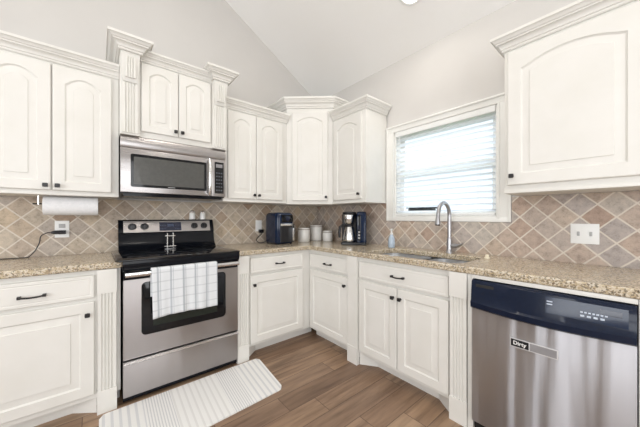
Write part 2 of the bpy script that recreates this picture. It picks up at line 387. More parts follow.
# ---------------------------------------------------------------- cabinet door, knob, handle builders
def outline(u0, u1, z0, z1, rise, nt_=14, k=6):
    """loop of (u, z): up the left side, over the (arched) top, down the right, along the bottom"""
    pts = []
    zs = z1-rise
    for i in range(k): pts.append((u0, z0+(zs-z0)*i/k))
    for i in range(nt_+1):
        t = i/nt_; pts.append((u0+(u1-u0)*t, zs+rise*math.sin(math.pi*min(1, max(0, (t-.04)/.92)))**.75 if rise else z1))
    for i in range(1, k+1): pts.append((u1, zs-(zs-z0)*i/k))
    for i in range(1, nt_): pts.append((u1-(u1-u0)*i/nt_, z0))
    return pts
def door(fr, u0, u1, z0, z1, d, parent, arch=0, st=.058, name='door', th=.0195, bw=.03, slab=False):
    if u0 > u1: u0, u1 = u1, u0
    bm = B(); rs = []
    def R(ins, dep, ri=0, zt=None):
        rs.append([fr.P(u, z, dep) for u, z in outline(u0+ins, u1-ins, z0+ins, z1-ins-(0 if zt is None else zt), ri)])
    R(0, d+.0008); R(0, d+th-.005); R(.002, d+th-.0015); R(.006, d+th)
    e = .002 if arch else 0
    if slab:
        R(.018, d+th); R(.022, d+th-.0025); R(.026, d+th-.001)
    else:
        R(st, d+th, arch, e); R(st+.003, d+th-.004, arch, e); R(st+.008, d+th-.0075, arch, e); R(st+.012, d+th-.0075, arch*.97, e)
        R(st+.012+bw, d+th-.0042, arch*.8, e); R(st+.0135+bw, d+th-.0008, arch*.8, e)
    rings(bm, rs)
    return make(name, bm, 'cab', parent, smooth=18)
def knob(fr, u, z, d, parent):
    bm = B(); o = fr.P(u, z, d)
    for rr, a, c in ((.006, 0, .012), (.0145, .012, .016), (.0145, .016, .023), (.0125, .023, .026)): pass
    prof = [(.009, -.0005), (.007, .004), (.006, .012), (.0135, .015), (.0145, .018), (.0145, .022), (.012, .026)]
    rs = []
    for r, h in prof:
        ring = []
        for i in range(16):
            a = 2*math.pi*i/16; cx_, sz = math.cos(a), math.sin(a)
            if h > .013:   # rounded-square head
                k = 1/max(abs(cx_), abs(sz)); k = 1+(k-1)*.7; cx_ *= k*.9; sz *= k*.9
            ring.append(fr.P(u+r*cx_, z+r*sz, d+h))
        rs.append(ring)
    rings(bm, rs); return make('knob', bm, 'black_hw', parent)
def handle(fr, u, z, d, parent, L=.096):
    bm = B()
    for s_ in (-1, 1):
        fbox(bm, fr, u+s_*L/2-.007, u+s_*L/2+.007, z-.007, z+.007, d-.0005, d+.022)
    pts = [fr.P(u+L*t, z-.003*math.cos(math.pi*t), d+.022+.006*math.cos(math.pi*t)) for t in [i/10-.5 for i in range(11)]]
    tube(bm, pts, .0048, 8); return make('handle', bm, 'black_hw', parent)
CR = [(0, 0), (.007, 0), (.011, .005), (.011, .014), (.017, .016), (.019, .026), (.025, .035), (.033, .041), (.037, .042), (.037, .050), (.044, .053), (.047, .060), (.053, .066), (.055, .068), (.060, .068), (.060, .084), (0, .084)]
def crown(path, z, parent, h=.084, proj=.060, side=1, name='crown_moulding'):
    bm = B(); prof = [(side*o*proj/.06, z+q*h/.084) for o, q in CR]
    sweep(bm, path, prof); return make(name, bm, 'cab', parent, smooth=25)
def flute(bm, fr, u0, u1, z0, z1, d0, d1, n=4):
    """fluted board with rounded grooves"""
    wv = u1-u0; m_ = .14*wv; gp = (wv-2*m_)/n; pts = [(u0, d0), (u0, d1)]
    for k in range(n):
        a = u0+m_+gp*k+gp*.2; w_ = gp*.6
        for j in range(7):
            t = j/6; pts.append((a+w_*t, d1-.0085*math.sin(math.pi*t)**.7))
    pts += [(u1, d1), (u1, d0)]
    zt = [z0, z1]; rings(bm, [[fr.P(u, z, d) for u, d in pts] for z in zt])
def pilaster(fr, u0, u1, parent, fluted=True, d=.610):
    bm = B(); e = .0006
    fbox(bm, fr, u0, u1, .738, .886, d+e, d+.034)          # cap block
    fbox(bm, fr, u0, u1, .0, .14, d+e, d+.034)             # plinth
    if fluted: flute(bm, fr, u0+.003, u1-.003, .14, .738, d+e, d+.029)
    else: fbox(bm, fr, u0+.002, u1-.002, .14, .738, d+e, d+.030)
    return make('pilaster', bm, 'cab', parent, smooth=40)
def base_body(fr, u0, u1, parent, feet=(), toe=(None, None), d0=.0, dfront=.61):
    a, c = sorted((u0, u1)); bm = B(); fbox(bm, fr, a, c, .095, .8865, d0+.012, dfront)
    t0 = toe[0] if toe[0] is not None else a; t1 = toe[1] if toe[1] is not None else c
    fbox(bm, fr, t0, t1, .0, .0945, .10, .522)
    for (uf, sgn) in feet:      # angled bracket foot from pilaster back to the toe kick
        p = [(uf, .609), (uf, .523), (uf+sgn*.115, .523), (uf+sgn*.105, .530)]
        pts = [fr.P(u, 0, d)[:2] for u, d in p]; prism(bm, pts, 0, .0945)
    return make('body', bm, 'cab', parent)

# ---------------------------------------------------------------- wall cabinets
def wall_body(bm, fr, u0, u1, z0, z1, d): fbox(bm, fr, u0, u1, z0, z1, .0125, d)
# left pair
t = thing('wall_cabinet', 'cream double-door wall cabinet at far left above the paper towel roll', 'cabinet', (-2.48, 0, 1.356))
bm = B(); wall_body(bm, BK, -2.815, -2.155, 1.356, 2.225, .33); fbox(bm, BK, -2.815, -2.155, 1.356, 1.372, .33, .336); make('body', bm, 'cab', t, bev=.0015)
d1 = door(BK, -2.806, -2.5055, 1.385, 2.196, .33, t, .048); knob(BK, -2.530, 1.415, .35, d1)
d2 = door(BK, -2.4985, -2.197, 1.385, 2.196, .33, t, .048); knob(BK, -2.474, 1.415, .35, d2)
crown([(-2.815, -.3305), (-2.1545, -.3305)], 2.212, t, .086)
# tower above the microwave
t = thing('wall_cabinet', 'cream raised wall cabinet with fluted pilasters above the microwave', 'cabinet', (-1.77, 0, 1.803))
bm = B(); fbox(bm, BK, -2.1525, -1.396, 1.803, 2.385, .0125, .40); make('body', bm, 'cab', t, bev=.0015)
d1 = door(BK, -2.026, -1.7795, 1.845, 2.350, .40, t, .035, st=.050, bw=.024); knob(BK, -1.800, 1.880, .42, d1)
d2 = door(BK, -1.7745, -1.528, 1.845, 2.350, .40, t, .035, st=.050, bw=.024); knob(BK, -1.752, 1.880, .42, d2)
for (a, c) in ((-2.1525, -2.036), (-1.516, -1.396)):
    bm = B(); fbox(bm, BK, a, c, 1.803, 2.385, .4005, .424)
    flute(bm, BK, a+.012, c-.012, 1.815, 2.17, .424, .434)
    # bracket block: wide at the top, tapering down, with its own flutes
    pr_ = [[BK.P(u, z, dd) for u, dd in ((a+q, .424), (a+q, df), (c-q, df), (c-q, .424))] for z, q, df in ((2.175, .018, .436), (2.195, .012, .444), (2.30, .006, .452), (2.36, .002, .458), (2.385, .0, .462))]
    rings(bm, pr_); flute(bm, BK, a+.028, c-.028, 2.20, 2.345, .444, .4625, 3); make('pilaster', bm, 'cab', t, smooth=40)
    crown([(a, -.013), (a, -.4625), (c, -.4625), (c, -.013)], 2.374, t, .090, .072)
crown([(-2.036, -.4005), (-1.516, -.4005)], 2.362, t, .074, .052)
# middle pair
t = thing('wall_cabinet', 'cream double-door wall cabinet between the microwave and the corner cabinet', 'cabinet', (-1.03, 0, 1.356))
bm = B(); fbox(bm, BK, -1.3945, -.703, 1.356, 2.225, .0125, .33); fbox(bm, BK, -1.393, -.703, 1.356, 1.372, .33, .336); make('body', bm, 'cab', t, bev=.0015)
d1 = door(BK, -1.3515, -1.0705, 1.387, 2.196, .33, t, .045, st=.055); knob(BK, -1.093, 1.425, .35, d1)
d2 = door(BK, -1.0655, -.7645, 1.387, 2.196, .33, t, .045, st=.055); knob(BK, -1.043, 1.425, .35, d2)
crown([(-1.3945, -.3305), (-.703, -.3305)], 2.212, t, .086)
# corner
t = thing('corner_wall_cabinet', 'tall cream diagonal wall cabinet filling the corner of the walls', 'cabinet', (-.35, -.35, 1.345))
CX = .70; CYY = .655
bm = B(); prism(bm, [(-.0125, -.0125), (-.0125, -CYY), (-.33, -CYY), (-CX, -.33), (-CX, -.0125)][::-1], 1.350, 2.40); make('body', bm, 'cab', t, bev=.0015)
L = math.hypot(CX-.33, CYY-.33); ud = ((CX-.33)/L, -(CYY-.33)/L); nd = (ud[1], -ud[0])
DG = Fr((-CX, -.33), ud, nd)
d1 = door(DG, .055, L-.055, 1.387, 2.335, 0, t, .045, st=.055); knob(DG, L-.075, 1.425, .02, d1)
crown([(-CX, -.013), (-CX, -.33-.0005), (-.3305, -CYY), (-.013, -CYY)], 2.375, t, .105, .064)
# small one beside the window
t = thing('wall_cabinet', 'narrow cream single-door wall cabinet between the corner cabinet and the window', 'cabinet', (-.17, -.88, 1.352))
bm = B(); fbox(bm, RT, -1.112, -.657, 1.352, 2.25, .0125, .33); fbox(bm, RT, -1.112, -.657, 1.352, 1.368, .33, .336); make('body', bm, 'cab', t, bev=.0015)
d1 = door(RT, -1.068, -.682, 1.387, 2.215, .33, t, .048, st=.058); knob(RT, -1.040, 1.435, .35, d1)
crown([(-.3305, -.657), (-.3305, -1.1125), (-.0125, -1.1125)], 2.236, t, .092)
# large one right of the window
t = thing('wall_cabinet', 'large cream wall cabinet with arched door panel right of the window', 'cabinet', (-.17, -2.6, 1.356))
bm = B(); fbox(bm, RT, -2.95, -2.2185, 1.356, 2.25, .0125, .33); fbox(bm, RT, -2.95, -2.2185, 1.356, 1.376, .33, .338); make('body', bm, 'cab', t, bev=.0015)
d1 = door(RT, -2.785, -2.238, 1.405, 2.212, .33, t, .052, st=.066, bw=.030); knob(RT, -2.262, 1.458, .35, d1)
crown([(-.0125, -2.218), (-.3305, -2.218), (-.3305, -2.95)], 2.228, t, .088)

# ---------------------------------------------------------------- base cabinets
t = thing('base_cabinet', 'cream base cabinet left of the stove with one drawer and door', 'cabinet', (-2.5, 0, 0))
base_body(BK, -2.83, -2.160, t, feet=((-2.279, -1),), toe=(-2.83, -2.16))
pilaster(BK, -2.2775, -2.180, t)
d1 = door(BK, -2.82, -2.2895, .717, .857, .61, t, slab=True, name='drawer'); handle(BK, -2.552, .777, .63, d1)
d2 = door(BK, -2.82, -2.2895, .125, .696, .61, t, st=.062, bw=.034); knob(BK, -2.322, .622, .63, d2)
t = thing('base_cabinet', 'cream base cabinet right of the stove with drawer and low corner door', 'cabinet', (-1.0, 0, 0))
base_body(BK, -1.387, -.012, t, feet=((-1.283, 1),), toe=(-1.387, -.52))
pilaster(BK, -1.385, -1.284, t)
d1 = door(BK, -1.264, -.706, .724, .857, .61, t, slab=True, name='drawer'); handle(BK, -.975, .790, .63, d1, .08)
d2 = door(BK, -1.264, -.706, .118, .704, .61, t, st=.062, bw=.034); knob(BK, -1.232, .625, .63, d2)
t = thing('base_cabinet', 'white base cabinet below the coffee maker beside the inner corner', 'cabinet', (0, -.95, 0))
base_body(RT, -1.2805, -.6115, t, toe=(-1.2805, -.6115))
pilaster(RT, -1.2785, -1.171, t, fluted=False)
d1 = door(RT, -1.162, -.634, .716, .850, .61, t, slab=True, name='drawer'); handle(RT, -.912, .776, .63, d1, .085)
d2 = door(RT, -1.162, -.634, .112, .694, .61, t, st=.058, bw=.034); knob(RT, -1.130, .620, .63, d2)
t = thing('base_cabinet', 'wide cream double-door sink cabinet with fluted post beside the dishwasher', 'cabinet', (0, -1.7, 0))
# open-topped carcass so that the bowls hang inside it
bm = B(); fbox(bm, RT, -2.121, -1.2815, .095, .13, .012, .61); fbox(bm, RT, -2.121, -2.085, .13, .8865, .012, .61); fbox(bm, RT, -1.31, -1.2815, .13, .8865, .012, .61)
fbox(bm, RT, -2.085, -1.31, .13, .8865, .592, .61); fbox(bm, RT, -2.121, -1.2815, 0, .0945, .10, .522)
for uf, sg in ((-1.2815, -1), (-2.021, 1)):
    pts = [RT.P(u, 0, d)[:2] for u, d in ((uf, .609), (uf, .523), (uf+sg*.120, .523), (uf+sg*.110, .530))]; prism(bm, pts, 0, .0945)
make('body', bm, 'cab', t)
pilaster(RT, -2.1195, -2.021, t)
d1 = door(RT, -2.0095, -1.2875, .719, .850, .61, t, slab=True, name='drawer'); handle(RT, -1.657, .785, .63, d1, .092)
d2 = door(RT, -1.6435, -1.2875, .118, .700, .61, t, st=.058, bw=.034); knob(RT, -1.617, .632, .63, d2)
d3 = door(RT, -2.0095, -1.6485, .118, .700, .61, t, st=.058, bw=.034); knob(RT, -1.676, .632, .63, d3)
bm = B(); fbox(bm, RT, -2.1495, -2.1215, 0, .8865, .012, .630); make('filler_panel', bm, 'cab', t, bev=.0015)
bm = B(); fbox(bm, RT, -2.752, -2.1505, .8665, .8865, .30, .640); tag(make('counter_support_rail', bm, 'cab', bev=.001), 'narrow white horizontal strip between granite edge and dishwasher top', 'panel')
t = thing('base_cabinet', 'sliver of white base cabinet at the right edge of the dishwasher', 'cabinet', (0, -2.95, 0))
base_body(RT, -3.2, -2.7535, t); door(RT, -3.17, -2.775, .118, .70, .61, t); door(RT, -3.17, -2.775, .719, .85, .61, t, slab=True, name='drawer')

# ---------------------------------------------------------------- countertops
def slab(name, outer, holes, z0, z1):
    bm = B(); edges = []
    for loop in [outer]+holes:
        vs = [bm.verts.new((x, y, z1)) for x, y in loop]
        for i in range(len(vs)): edges.append(bm.edges.new((vs[i], vs[(i+1) % len(vs)])))
    r = bmesh.ops.triangle_fill(bm, use_beauty=True, use_dissolve=True, edges=edges)
    r = bmesh.ops.extrude_face_region(bm, geom=list(bm.faces))
    bmesh.ops.translate(bm, verts=[v_ for v_ in r['geom'] if isinstance(v_, bmesh.types.BMVert)], vec=(0, 0, z0-z1))
    o = make(name, bm, 'granite', None, 30)
    md = o.modifiers.new('edge', 'BEVEL'); md.width = .008; md.segments = 3; md.limit_method = 'ANGLE'; md.angle_limit = .9
    return o
def rrect(x0, x1, y0, y1, r, n=6):
    P = []
    for cx_, cy_, a0 in ((x1-r, y1-r, 0), (x0+r, y1-r, 90), (x0+r, y0+r, 180), (x1-r, y0+r, 270)):
        for i in range(n+1):
            a = math.radians(a0+90*i/n); P.append((cx_+r*math.cos(a), cy_+r*math.sin(a)))
    return P
SX0, SX1, SY0, SY1 = -.585, -.190, -2.055, -1.318
slab('countertop', [(-.001, -.001), (-1.388, -.001), (-1.388, -.645), (-.665, -.645), (-.645, -.665), (-.645, -3.2), (-.001, -3.2)], [rrect(SX0, SX1, SY0, SY1, .07)], .888, .928)
tag(bpy.data.objects['countertop'], 'L-shaped speckled tan granite countertop holding the sink and the air fryer', 'countertop')
o = slab('countertop', [(-2.152, -.001), (-2.90, -.001), (-2.90, -.645), (-2.152, -.645)], [], .888, .928)
tag(o, 'short speckled tan granite countertop at far left below the paper towels', 'countertop')

# sink: two undermount bowls
t = thing('sink', 'stainless double-bowl undermount sink below the window', 'sink', (-.38, -1.68, .70))
def bowl(y0, y1, dep):
    bm = B(); x0, x1 = SX0-.004, SX1+.004; zt = .8872; rs = []
    for ins, z, r in ((-.002, zt, .075), (0, zt, .07), (0, zt-.03, .07), (.012, zt-dep+.03, .06), (.045, zt-dep, .045), (.12, zt-dep-.004, .03)):
        rs.append([(x, y, z) for x, y in rrect(x0+ins, x1-ins, y0+ins, y1-ins, r)])
    rings(bm, rs, cap0=False, cap1=True); cx_, cy_ = (x0+x1)/2, (y0+y1)/2
    o = make('bowl', bm, 'sink', t, smooth=50)
    bm = B(); lathe(bm, (cx_, cy_, zt-dep-.0035), [(.045, 0), (.045, .003), (.034, .004), (.02, .001)], 20); make('drain', bm, 'chrome', o)
bowl(-1.70, SY1+.004, .20); bowl(SY0-.004, -1.735, .18)

# ---------------------------------------------------------------- microwave
t = thing('microwave', 'stainless over-the-range microwave with black window and keypad', 'microwave', (-1.77, 0, 1.372))
ML, MR = -2.1500, -1.3975
bm = B(); fbox(bm, BK, ML, MR, 1.384, 1.8015, .0125, .372); fbox(bm, BK, ML+.02, MR-.02, 1.3665, 1.384, .03, .36); make('body', bm, 'black_enamel', t)
bm = B(); rings(bm, [[BK.P(u, z, d) for z, d in ((1.717, .3725), (1.717, .402), (1.735, .409), (1.785, .409), (1.801, .400), (1.801, .3725))] for u in (ML, MR)]); make('vent_panel', bm, 'steel_h', t, smooth=40)
bm = B(); fbox(bm, BK, ML, -1.5175, 1.392, 1.713, .3725, .408); dr_ = make('door', bm, 'steel_h', t, bev=.004)
bm = B(); rings(bm, [[BK.P(x, z, d) for x, z in rrect(a+.0, c, z0, z1, r)] for (a, c, z0, z1, r, d) in ((-2.090, -1.560, 1.432, 1.672, .012, .4083), (-2.090, -1.560, 1.432, 1.672, .012, .411), (-2.072, -1.578, 1.450, 1.654, .008, .411), (-2.072, -1.578, 1.450, 1.654, .008, .4090))]); make('window_frame', bm, 'black_glass', dr_)
bm = B(); fbox(bm, BK, -2.071, -1.579, 1.451, 1.653, .4085, .4100); make('window', bm, 'micro_glass', dr_)
bm = B(); tube(bm, [BK.P(-1.541, z, .408+dd) for z, dd in ((1.40, 0), (1.405, .022), (1.43, .034), (1.55, .040), (1.67, .034), (1.70, .022), (1.705, 0))], [.010, .011, .012, .012, .012, .011, .010], 12); make('handle', bm, 'steel_light', dr_)
bm = B(); fbox(bm, BK, -1.5155, MR, 1.392, 1.713, .3725, .406); cp = make('control_panel', bm, 'steel_h', t, bev=.003)
bm = B(); fbox(bm, BK, -1.492, -1.415, 1.418, 1.690, .4062, .4085); make('keypad', bm, 'black_glass', cp)
bm = B(); fbox(bm, BK, -1.482, -1.425, 1.642, 1.672, .4087, .4095); make('display', bm, 'grey_cover', cp)
bm = B()
for i in range(6):
    for j in range(3): fbox(bm, BK, -1.480+j*.020, -1.468+j*.020, 1.440+i*.030, 1.450+i*.030, .4087, .4093)
make('keys', bm, flat('dim_keys', S(84, 88, 96), .5), cp)
bm = B(); fbox(bm, BK, -1.85, -1.80, 1.4395, 1.444, .4112, .4116); make('emblem', bm, 'toggle', dr_)

# ---------------------------------------------------------------- stove
t = thing('stove', 'freestanding stainless electric stove with black glass cooktop', 'stove', (-1.77, 0, 0))
SLx, SRx = -2.1495, -1.3905
bm = B(); fbox(bm, BK, SLx, SRx, .02, .915, .02, .635); fbox(bm, BK, SLx+.03, SRx-.03, 0, .02, .06, .58); make('body', bm, 'black_enamel', t)
bm = B()
prism(bm, [(-2.150, -.02), (-2.191, -.06), (-2.191, -.665), (-2.175, -.695), (SRx+.004, -.695), (SRx+.002, -.02)], .9295, .9405); ct = make('cooktop', bm, 'black_glass', t, bev=.004)
bm = B(); rings(bm, [[BK.P(u, z, d) for z, d in ((.855, .636), (.855, .664), (.872, .682), (.905, .690), (.929, .686), (.929, .636))] for u in (SLx-.004, SRx+.002)]); make('front_lip', bm, 'black_enamel', t, smooth=40)
m = flat('burner_ring_print', S(46, 48, 52), .2)
for bx, by, br in ((-1.96, -.47, .115), (-1.59, -.47, .085), (-1.97, -.20, .08), (-1.60, -.21, .105)):
    bm = B(); rings(bm, [[(bx+r*math.cos(a_*math.pi/20), by+r*math.sin(a_*math.pi/20), z) for a_ in range(40)] for r, z in ((br, .9406), (br, .9411), (br-.004, .9411), (br-.004, .9406))], cap0=False, cap1=False)
    make('burner_ring', bm, m, ct)
# backguard
bm = B(); rings(bm, [[BK.P(u, z, d) for z, d in ((.9408, .020), (.9408, .150), (.965, .118), (1.000, .100), (1.075, .085), (1.082, .092), (1.180, .062), (1.188, .052), (1.188, .020))] for u in (-2.146, -1.395)]); bgd = make('backguard', bm, 'black_enamel', t, smooth=40)
def guard(z): return .092+(z-1.082)*(.062-.092)/(1.180-1.082)
def gbox(u0, u1, z0, z1, a, c, bm): 
    rings(bm, [[BK.P(u, z, d) for z, d in ((z0, guard(z0)+a), (z0, guard(z0)+c), (z1, guard(z1)+c), (z1, guard(z1)+a))] for u in (u0, u1)])
bm = B(); gbox(-2.112, -1.430, 1.084, 1.178, .0003, .0035, bm); cp = make('control_panel', bm, 'steel_h', t)
bm = B(); gbox(-1.857, -1.684, 1.094, 1.166, .0038, .0055, bm); make('display', bm, 'display', cp)
bm = B()
PB = flat('panel_buttons', S(70, 80, 104), .4)
for i in range(4):
    for j in range(2):
        for u_ in (-1.850, -1.733): gbox(u_+i*.012, u_+.007+i*.012, 1.106+j*.03, 1.112+j*.03, .0057, .0062, bm); make('button', bm, PB, cp); bm = B()
gbox(-1.795, -1.745, 1.128, 1.150, .0057, .0061, bm); make('clock_digits', bm, PB, cp)
for kx in (-2.053, -1.966, -1.571, -1.485):
    bm = B(); lathe(bm, (kx, -guard(1.130)-.0037, 1.130), [(.030, 0), (.030, -.004), (.024, -.007), (.021, -.022), (.018, -.025)], 20, 'y')
    box(bm, kx-.005, kx+.005, -guard(1.13)-.034, -guard(1.13)-.026, 1.110, 1.150); make('knob', bm, 'black_plastic', t)
# oven door, handle, drawer
bm = B(); fbox(bm, BK, SLx, SRx, .292, .806, .6355, .660); od = make('oven_door', bm, 'steel_v', t, bev=.004)
bm = B(); fbox(bm, BK, SLx, SRx, .806, .853, .6358, .657); make('door_band', bm, 'black_enamel', od)
bm = B(); wv = [(-2.052, -1.492, .430, .782, .03, .6602), (-2.052, -1.492, .430, .782, .03, .6635), (-2.047, -1.497, .435, .777, .026, .6645)]
rings(bm, [[BK.P(x, z, d) for x, z in rrect(a, c, z0, z1, r)] for (a, c, z0, z1, r, d) in wv]); make('door_glass', bm, 'black_glass', od)
bm = B(); fbox(bm, BK, -1.985, -1.560, .480, .742, .6647, .6655); make('window', bm, 'oven_glass', od)
bm = B(); rings(bm, [[BK.P(u, z, d) for z, d in ((.828, .700), (.832, .712), (.845, .716), (.858, .712), (.862, .700), (.858, .690), (.832, .690))] for u in (-2.142, -1.400)]); hd = make('handle', bm, 'steel_light', od, smooth=50)
bm = B(); fbox(bm, BK, -2.138, -2.118, .832, .852, .6575, .692); make('bracket', bm, 'black_enamel', hd)
bm = B(); fbox(bm, BK, -1.422, -1.402, .832, .852, .6575, .692); make('bracket', bm, 'black_enamel', hd)
bm = B(); fbox(bm, BK, SLx, SRx, .052, .280, .6355, .657); dw = make('storage_drawer', bm, 'steel_v', t, bev=.003)
bm = B(); rings(bm, [[BK.P(u, z, d) for z, d in ((.262, .6575), (.262, .668), (.268, .676), (.279, .674), (.284, .664), (.284, .6575))] for u in (SLx+.002, SRx-.002)]); make('drawer_lip', bm, 'steel_light', dw, smooth=50)

# chrome stand on the cooktop back
t = thing('utensil_rest', 'small chrome double-post stand standing at the back of the cooktop', 'utensil rest', (-1.795, -.175, .9415))
bm = B(); box(bm, -1.832, -1.750, -.192, -.162, .9412, .9445); make('base', bm, 'chrome', t, bev=.001)
bm = B(); tube(bm, [(-1.812, -.177, .944), (-1.812, -.177, 1.075)], .0050, 8); tube(bm, [(-1.768, -.177, .944), (-1.768, -.177, 1.075)], .0050, 8)
tube(bm, [(-1.830, -.177, 1.050), (-1.752, -.177, 1.050)], .0045, 8); tube(bm, [(-1.835, -.177, .962), (-1.745, -.177, .962)], .004, 8); make('post', bm, 'steel_light', t)

# shakers on the backguard
for i, (sx, lb) in enumerate(((-1.578, 'white shaker on the stove backguard, the left of the pair'), (-1.482, 'white shaker on the stove backguard, nearer the wall cabinet end'))):
    if i == 0:
        t = thing('salt_shaker', lb, 'shaker', (sx, -.036, 1.1885), 0, 'shakers on the backguard')
        bm = B(); lathe(bm, (sx, -.036, 1.1888), [(.024, 0), (.028, .004), (.027, .03), (.025, .058), (.024, .064)], 20); make('jar', bm, 'ceramic', t, smooth=40)
        bm = B(); lathe(bm, (sx, -.036, 1.2530), [(.024, 0), (.026, .012), (.020, .020), (.004, .023)], 20); make('cap', bm, 'steel_light', t, smooth=40)
        sh0 = t
    else: dup(sh0, (sx, -.036, 1.1885), lb, 'shakers on the backguard')

# dish towel over the oven handle
def cloth(bm, nu, nv, fn):
    g = [[bm.verts.new(fn(i/nu, j/nv)) for j in range(nv+1)] for i in range(nu+1)]; uv = bm.loops.layers.uv.new('UVMap')
    return g, uv
bm = B(); nu, nv = 60, 40
prof = []
for j in range(nv+1):
    s_ = j/nv*0.56     # arclength: back flap, over the bar, front flap
    if s_ < .19: prof.append((.676, .680+s_))           # (d, z) back flap going up
    elif s_ < .245:
        a = (s_-.19)/.055*math.pi; prof.append((.7015-.0255*math.cos(a), .870+.006*math.sin(a)))
    else: prof.append((.727, .870-(s_-.245)))
uvl = bm.loops.layers.uv.new('UVMap'); G = []
for i in range(nu+1):
    t_ = i/nu; col_ = []
    for j, (d, z) in enumerate(prof):
        k = max(0, (.87-z)/.32); fr_ = j/nv > .42
        wob = (.004*math.sin(t_*19+.6)+.0025*math.sin(t_*43+1))*k if fr_ else 0
        slant = (.012*t_-.010+.006*math.sin(t_*5))*k if fr_ else 0
        x = -2.003+.424*t_+(.006*k*(1-t_) if fr_ else 0)
        col_.append(bm.verts.new((x, -(d+wob+.004*k*fr_), z+slant)))
    G.append(col_)
for i in range(nu):
    for j in range(nv):
        f = bm.faces.new((G[i][j], G[i+1][j], G[i+1][j+1], G[i][j+1]))
        for lp, (a, c) in zip(f.loops, ((i, j), (i+1, j), (i+1, j+1), (i, j+1))): lp[uvl].uv = (a/nu*.424, c/nv*.56)
o = make('dish_towel', bm, 'towel', None, smooth=80); md = o.modifiers.new('thick', 'SOLIDIFY'); md.thickness = .003; md.offset = 0
tag(o, 'white dish towel with grey check lines hanging over the oven handle', 'towel')

# ---------------------------------------------------------------- dishwasher
t = thing('dishwasher', 'stainless dishwasher with black control panel below the granite', 'dishwasher', (0, -2.45, 0))
DL, DR_ = -2.7495, -2.1525
bm = B(); fbox(bm, RT, DL+.004, DR_-.004, .02, .862, .05, .628); make('body', bm, 'kick', t)
bm = B(); fbox(bm, RT, DL+.01, DR_-.01, .0, .085, .45, .55); make('toe_kick', bm, 'kick', t)
bm = B(); rs = []
for i in range(13):   # steel front bows very slightly outwards
    u = DL+(DR_-DL)*i/12; bow = .006*math.sin(math.pi*i/12)
    zt = .706-.010*math.sin(math.pi*i/12)
    rs.append([RT.P(u, z, d) for z, d in ((.072, .6285), (.072, .652), (.080, .657+bow), (.60, .657+bow), (zt, .655+bow), (zt, .6285))])
rings(bm, rs); dd = make('door', bm, 'steel_dw', t, smooth=50)
bm = B(); rs = []
for i in range(17):
    u = DL+(DR_-DL)*i/16; b_ = .016*math.sin(math.pi*i/16); zt = .7075-.010*math.sin(math.pi*i/16)
    rs.append([RT.P(u, z, d) for z, d in ((zt, .6285), (zt, .664+b_), (zt+.008, .674+b_), (zt+.035, .676+b_), (zt+.045, .668+b_*.8), (.80, .664+b_*.6), (.850, .658+b_*.4), (.861, .650), (.861, .6285))])
rings(bm, rs); cp = make('control_panel', bm, glossy_black('dishwasher_panel', (.008, .013, .030, 1), .16, .22, 0), t, smooth=40)
# panel furniture follows the bowed face
def pface(u, z): 
    s_ = math.sin(math.pi*(u-DL)/(DR_-DL)); z1 = .7525-.010*s_
    if z < .80: k = (z-z1)/(.80-z1); return (.668+.0128*s_)*(1-k)+(.664+.0096*s_)*k
    k = (z-.80)/.05; return (.664+.0096*s_)*(1-k)+(.658+.0064*s_)*k
def pbox(bm, u0, u1, z0, z1, a, c, n=6):
    rings(bm, [[RT.P(u0+(u1-u0)*i/n, z, pface(u0+(u1-u0)*i/n, z)+q) for z, q in ((z0, a), (z0, c), (.5*(z0+z1), c+.0004), (z1, c), (z1, a))] for i in range(n+1)])
bm = B(); pbox(bm, -2.262, -2.175, .826, .842, -.001, .0006); make('vent_slot', bm, 'kick', cp)
bm = B(); pbox(bm, -2.728, -2.475, .768, .842, .0002, .0016); kp = make('keypad', bm, 'navy_black', cp)
bm = B()
for i in range(7): pbox(bm, -2.600-i*.012, -2.592-i*.012, .800, .806, .0022, .0028, 1)
make('printed_marks', bm, 'mark', kp); bm = B()
for i in range(4): pbox(bm, -2.604-i*.020, -2.592-i*.020, .784, .792, .0022, .0028, 1)
make('button_row', bm, 'mark', kp); bm = B()
for i in range(2): pbox(bm, -2.500, -2.480, .808+.012*i, .813+.012*i, .0022, .0028, 1)
make('printed_legend', bm, 'mark', kp)
bm = B(); pbox(bm, -2.712, -2.650, .806, .828, .0022, .0030, 3); make('display', bm, 'display', kp)
# clean/dirty sign magnet
t = thing('sign_magnet', 'silver magnetic sign reading Dirty on the dishwasher front', 'sign', (-.67, -2.43, .56))
SD = .6640
def slope_box(bm, u0, u1, z0, z1, a, c): fbox(bm, RT, u0, u1, z0, z1, SD+a, SD+c)
bm = B(); slope_box(bm, -2.520, -2.336, .561, .605, 0, .004); make('plate', bm, flat('silver_plate', S(206, 204, 204), .35), t, bev=.0015)
bm = B(); slope_box(bm, -2.412, -2.340, .566, .601, .0042, .0052); make('slider_face', bm, 'black_plastic', t)
bm = B(); slope_box(bm, -2.515, -2.417, .566, .601, .0042, .0048); make('slider_cover', bm, 'grey_cover', t)
cu = bpy.data.curves.new('lettering', 'FONT'); cu.body = 'Dirty'; cu.size = .025; cu.extrude = .0004; cu.align_x = 'CENTER'; cu.align_y = 'CENTER'; cu.offset = .0006
tmp = bpy.data.objects.new('tmp', cu); COL.objects.link(tmp); bpy.context.view_layer.update()
me = bpy.data.meshes.new_from_object(tmp.evaluated_get(bpy.context.evaluated_depsgraph_get())); bpy.data.objects.remove(tmp)
o = bpy.data.objects.new('lettering', me); COL.objects.link(o); me.materials.clear(); me.materials.append(M['white_plastic'])
o.parent = t; o.rotation_euler = (math.pi/2, 0, -math.pi/2); o.location = Vector((-(SD+.0058), -2.376, .5835))-Vector(t.location)

